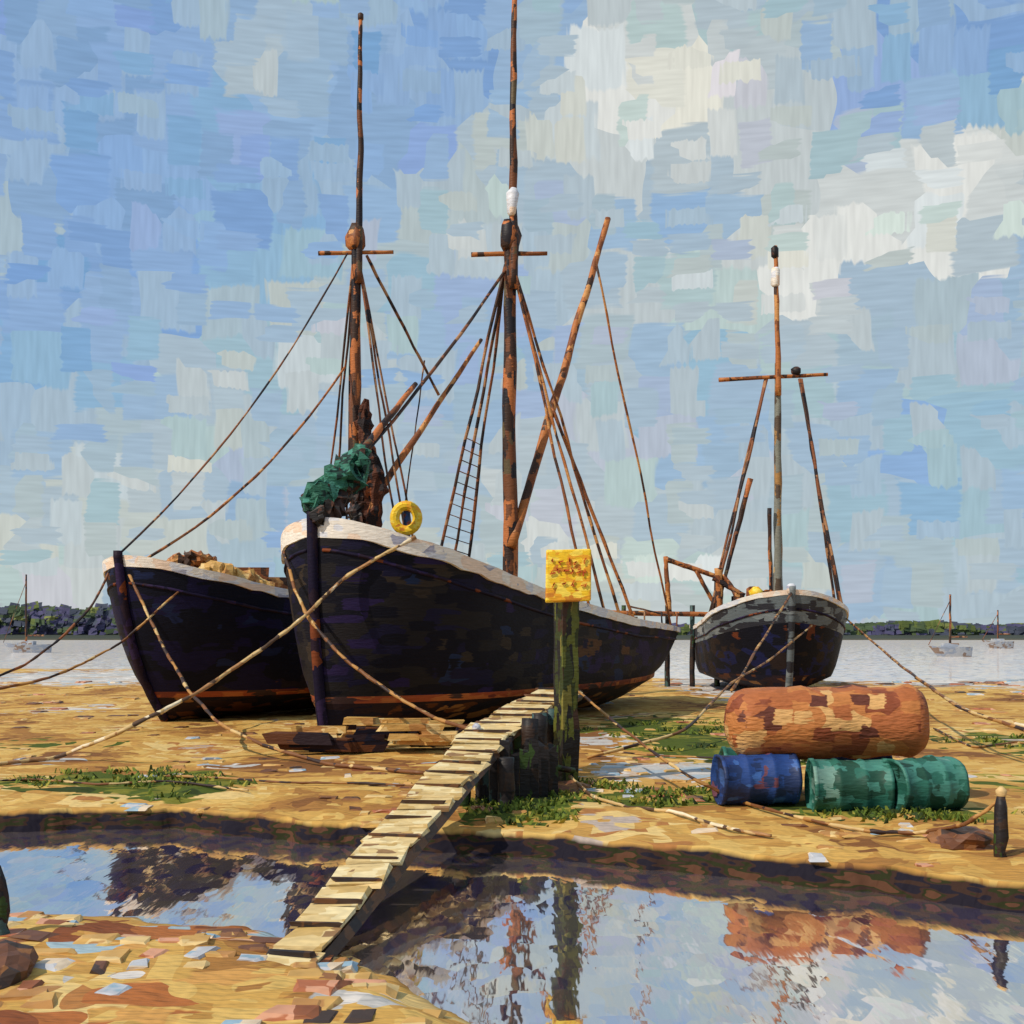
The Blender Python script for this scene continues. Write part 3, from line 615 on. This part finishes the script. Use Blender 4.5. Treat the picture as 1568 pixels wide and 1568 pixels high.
# ---------------------------------------------------------------- timber jetty between the stern and the smack
jet = empty('timber_jetty')
a = pt(925, 938, 58); b = pt(1150, 942, 58)
spar('walkway', a, b, .12, .12, M['spar_o'], jet, .05); spar('walkway_beam', a+Vector((0, .8, 0)), b+Vector((0, .8, 0)), .12, .12, M['spar'], jet, .05)
for k, px in enumerate((955, 1022, 1060, 1098, 1140)):
    p = pt(px, 936, 58.4); spar('pile_%d' % k, (p.x, p.y, -.3), p+Vector((0, 0, .3)), .14, .12, M['pile'], jet, .03, 8)
spar('davit_post', pt(1025, 940, 58.2), pt(1019, 852, 58.2), .14, .11, M['spar_o'], jet, .04); spar('davit_arm', pt(1019, 856, 58.2), pt(1100, 884, 58.2), .14, .11, M['spar_o'], jet, .04)
spar('winch_post', pt(1098, 945, 58.2), pt(1098, 880, 58.2), .16, .14, M['spar'], jet, .03); spar('davit_stay', pt(1066, 874, 58.2), pt(1094, 925, 58.2), .10, .10, M['spar_o'], jet, .03)
# ---------------------------------------------------------------- distant yachts
def yacht(px, d, ztop, L):
    e = empty('moored_yacht'); x = (px-784)/F*d
    h = Hull((x-L/2, d), pi/2*.95, L, L*.15, ([0, L*.4, L], [1.0, .7, .8]), -.1, -.5, L*.45, .9, .2)
    n = 14; V = []; Fc = []
    for i in range(n+1):
        t = L*i/n
        V += [h.P(t, .03+h.bw(t)*.5, -.5), h.P(t, h.bs(t), h.zs(t)), h.P(t, h.bs(t), h.zs(t), -1), h.P(t, .03+h.bw(t)*.5, -.5, -1)]
    for i in range(n):
        for k in range(3): Fc.append((4*i+k, 4*i+4+k, 4*i+5+k, 4*i+1+k))
    Fc.append((4*n, 4*n+1, 4*n+2, 4*n+3)); mesh('hull', V, Fc, M['yachtw'], parent=e)
    V, Fc = box_data((x, d, .95), L*.35, L*.14, .5, 0, .1); mesh('cabin', V, Fc, M['yachtw'], parent=e)
    spar('mast', (x, d, .6), (x, d, ztop), .14, .10, M['spar'], e, .05); line('forestay', (x, d, ztop*.9), h.P(.1, 0, 1.0), .04, parent=e); line('boom', (x, d, 1.9), (x+L*.38, d, 1.9), .1, parent=e)
yacht(40, 150, 9.7, 6); yacht(1455, 130, 6.6, 5); yacht(1528, 180, 5.6, 5)
# ---------------------------------------------------------------- distant treeline
V = []; Fc = []
for _ in range(13000):
    X = random.uniform(-260, 260); Y = 312+random.uniform(-5, 22)
    left = 1-sst(-90, 0, X)
    top = 2.6+4.2*left+(1+1.2*left)*(1.2*nz(X, 0, .05, 1)+.9*nz(X, 0, .16, 2)+.4*nz(X, 0, .5, 3))
    z = .6+(top)*random.random()**.6
    s = random.uniform(.7, 1.6); a = random.uniform(-.6, .6); b = random.uniform(.1, .7)
    u = Vector((cos(a)*.9, sin(a)*.6, random.uniform(-.25, .25)))*s; w = Vector((random.uniform(-.3, .3), b, 1)).normalized()*s*.7; c = Vector((X, Y, z)); o = len(V)
    V += [c-u-w, c+u-w*.8, c+u*.9+w, c-u*.8+w]; Fc.append((o, o+1, o+2, o+3))
mesh('distant_treeline', V, Fc, M['tree'])
# ---------------------------------------------------------------- sky
el = 44
sun_dir = Vector((-.66, -.46, .0)).normalized()*cos(radians(el))+Vector((0, 0, sin(radians(el))))
w = bpy.data.worlds.new('World'); sc.world = w; w.use_nodes = True; nt = w.node_tree; nt.nodes.clear()
def sb(px, py, rx, ry, k):
    az = atan((px-784)/F); return (az, atan((960-py)/F*cos(az)), rx/F, ry/F, k)
whites = [sb(*q) for q in ((940, 130, 110, 130, .70), (1120, 110, 130, 120, .45), (1330, 290, 170, 40, .7), (1480, 215, 130, 40, .6), (1480, 325, 130, 30, .75), (755, 240, 60, 45, .7), (1010, 430, 110, 70, .5), (400, 110, 70, 100, .55), (1210, 480, 60, 120, .5), (480, 490, 50, 110, .4), (90, 740, 190, 60, .25), (310, 650, 60, 190, .3), (870, 800, 200, 130, .32), (1300, 430, 60, 50, .5), (680, 330, 120, 60, .3), (60, 860, 120, 70, .3), (1080, 880, 90, 60, .35), (1500, 620, 100, 200, .15))]
blues = [sb(*q) for q in ((130, 420, 190, 120, .50), (250, 130, 260, 170, .55), (680, 110, 100, 160, .65), (1450, 60, 260, 90, .6), (860, 320, 70, 40, .5), (930, 55, 40, 30, .9), (660, 250, 40, 40, .5), (1040, 365, 60, 35, .6), (1400, 380, 150, 25, .4), (400, 830, 60, 90, .5), (1120, 640, 40, 60, .5), (1420, 720, 100, 80, .35), (420, 340, 120, 140, .30), (1500, 520, 90, 90, .3), (730, 760, 40, 60, .45), (150, 640, 200, 90, .25))]
def fval(a, e):
    n_ = noise.noise(Vector((a*9, e*12, 2)))*.6+noise.noise(Vector((a*20, e*26, 7)))*.45
    return max(.02, min(1, gsum(whites, a, e)-.62*gsum(blues, a, e)+.47+.30*n_-.26*e))
g = NT(nt)
d = g.sep(g.v('NORMALIZE', g.n('ShaderNodeTexCoord').outputs['Generated']))
az = g.m('ARCTAN2', d[0], d[1]); ev = g.m('ARCSINE', d[2])
vec = g.comb(az, ev, 0)
EM = .56; NB = 15
gg = bpy.data.node_groups.new('cloud_cover', 'ShaderNodeTree')
gg.interface.new_socket('Vector', in_out='INPUT', socket_type='NodeSocketVector')
gg.interface.new_socket('Cover', in_out='OUTPUT', socket_type='NodeSocketFloat')
q = NT(gg); gi = q.n('NodeGroupInput'); go = q.n('NodeGroupOutput'); cc = q.sep(gi.outputs[0])
ta = q.m('PINGPONG', q.m('ADD', cc[0], .5), 1.0); te = q.m('DIVIDE', q.m('PINGPONG', cc[1], EM), EM); acc = None
for k in range(5):
    ra = q.ramp(ta, [(i/31, tuple(fval(i/31-.5, (3*k+j)/(NB-1)*EM) for j in range(3))) for i in range(32)], False)
    stp = []
    for j in range(-1, 4):
        b = 3*k+j
        if 0 <= b < NB: stp.append((b/(NB-1), tuple(1.0 if (j == m_) else 0.0 for m_ in range(3))))
    rw = q.ramp(te, stp, False); dt = q.v('DOT_PRODUCT', ra, rw); acc = dt if acc is None else q.m('ADD', acc, dt)
gg.links.new(acc, go.inputs[0])
def sfield(g, ctr, rc):
    gq = g.n('ShaderNodeGroup', node_tree=gg); g.put(gq.inputs[0], ctr)
    f = g.m('MULTIPLY_ADD', g.m('SUBTRACT', rc[1], .5), .34, gq.outputs[0])
    c = g.ramp(f, [(0, (.21, .36, .63)), (.15, (.265, .415, .66)), (.30, (.335, .475, .63)), (.45, (.40, .505, .585)), (.62, (.47, .545, .575)), (.80, (.59, .63, .62)), (1.0, (.76, .77, .73))], False)
    hue = g.ramp(rc[2], [(0, (1, 1, 1)), (.45, (.91, 1.02, .98)), (.62, (1.03, .97, 1.05)), (.68, (1.05, 1.02, .94)), (.86, (.94, .99, 1.04))])
    return g.v('MULTIPLY', c, hue)
col = layers(g, vec, sfield, [((14, 16, 1), 9, 1, 0), ((19, 21, 1), .44, .9, .14), ((34, 26, 1), .42, .62, .2), ((26, 60, 1), .42, .34, .35)], '2D', .12, (2.0, 20, 1), (18, 2.0, 1), .22)
sky = g.n('ShaderNodeTexSky', sky_type='NISHITA'); sky.sun_disc = False
sky.sun_elevation = radians(el); sky.sun_rotation = math.atan2(sun_dir.x, sun_dir.y)
c10 = g.v('SCALE', col, 10.0)
fin = g.mix(.05, c10, sky.outputs[0])
bg = g.n('ShaderNodeBackground'); bg.inputs['Strength'].default_value = .1
g.put(bg.inputs['Color'], fin); o = g.n('ShaderNodeOutputWorld'); nt.links.new(bg.outputs[0], o.inputs[0])
try: w.cycles.sampling_method = 'NONE'
except Exception as ex: print(ex)
# ---------------------------------------------------------------- sun, camera
sl = bpy.data.lights.new('sun', 'SUN'); sl.energy = 3.7; sl.angle = radians(.5); sl.color = (1, .90, .74)
so = link(bpy.data.objects.new('sun', sl)); so.rotation_euler = (-sun_dir).to_track_quat('-Z', 'Y').to_euler()
cd = bpy.data.cameras.new('camera'); co = link(bpy.data.objects.new('camera', cd)); co.location = (0, 0, H); co.rotation_euler = (radians(90), 0, 0)
cd.sensor_width = 36; cd.lens = 36*F/1568; cd.shift_y = 176/1568; cd.clip_end = 12000; cd.clip_start = .1
sc.camera = co
sc.view_settings.view_transform = 'Standard'; sc.view_settings.look = 'None'; sc.view_settings.exposure = 0
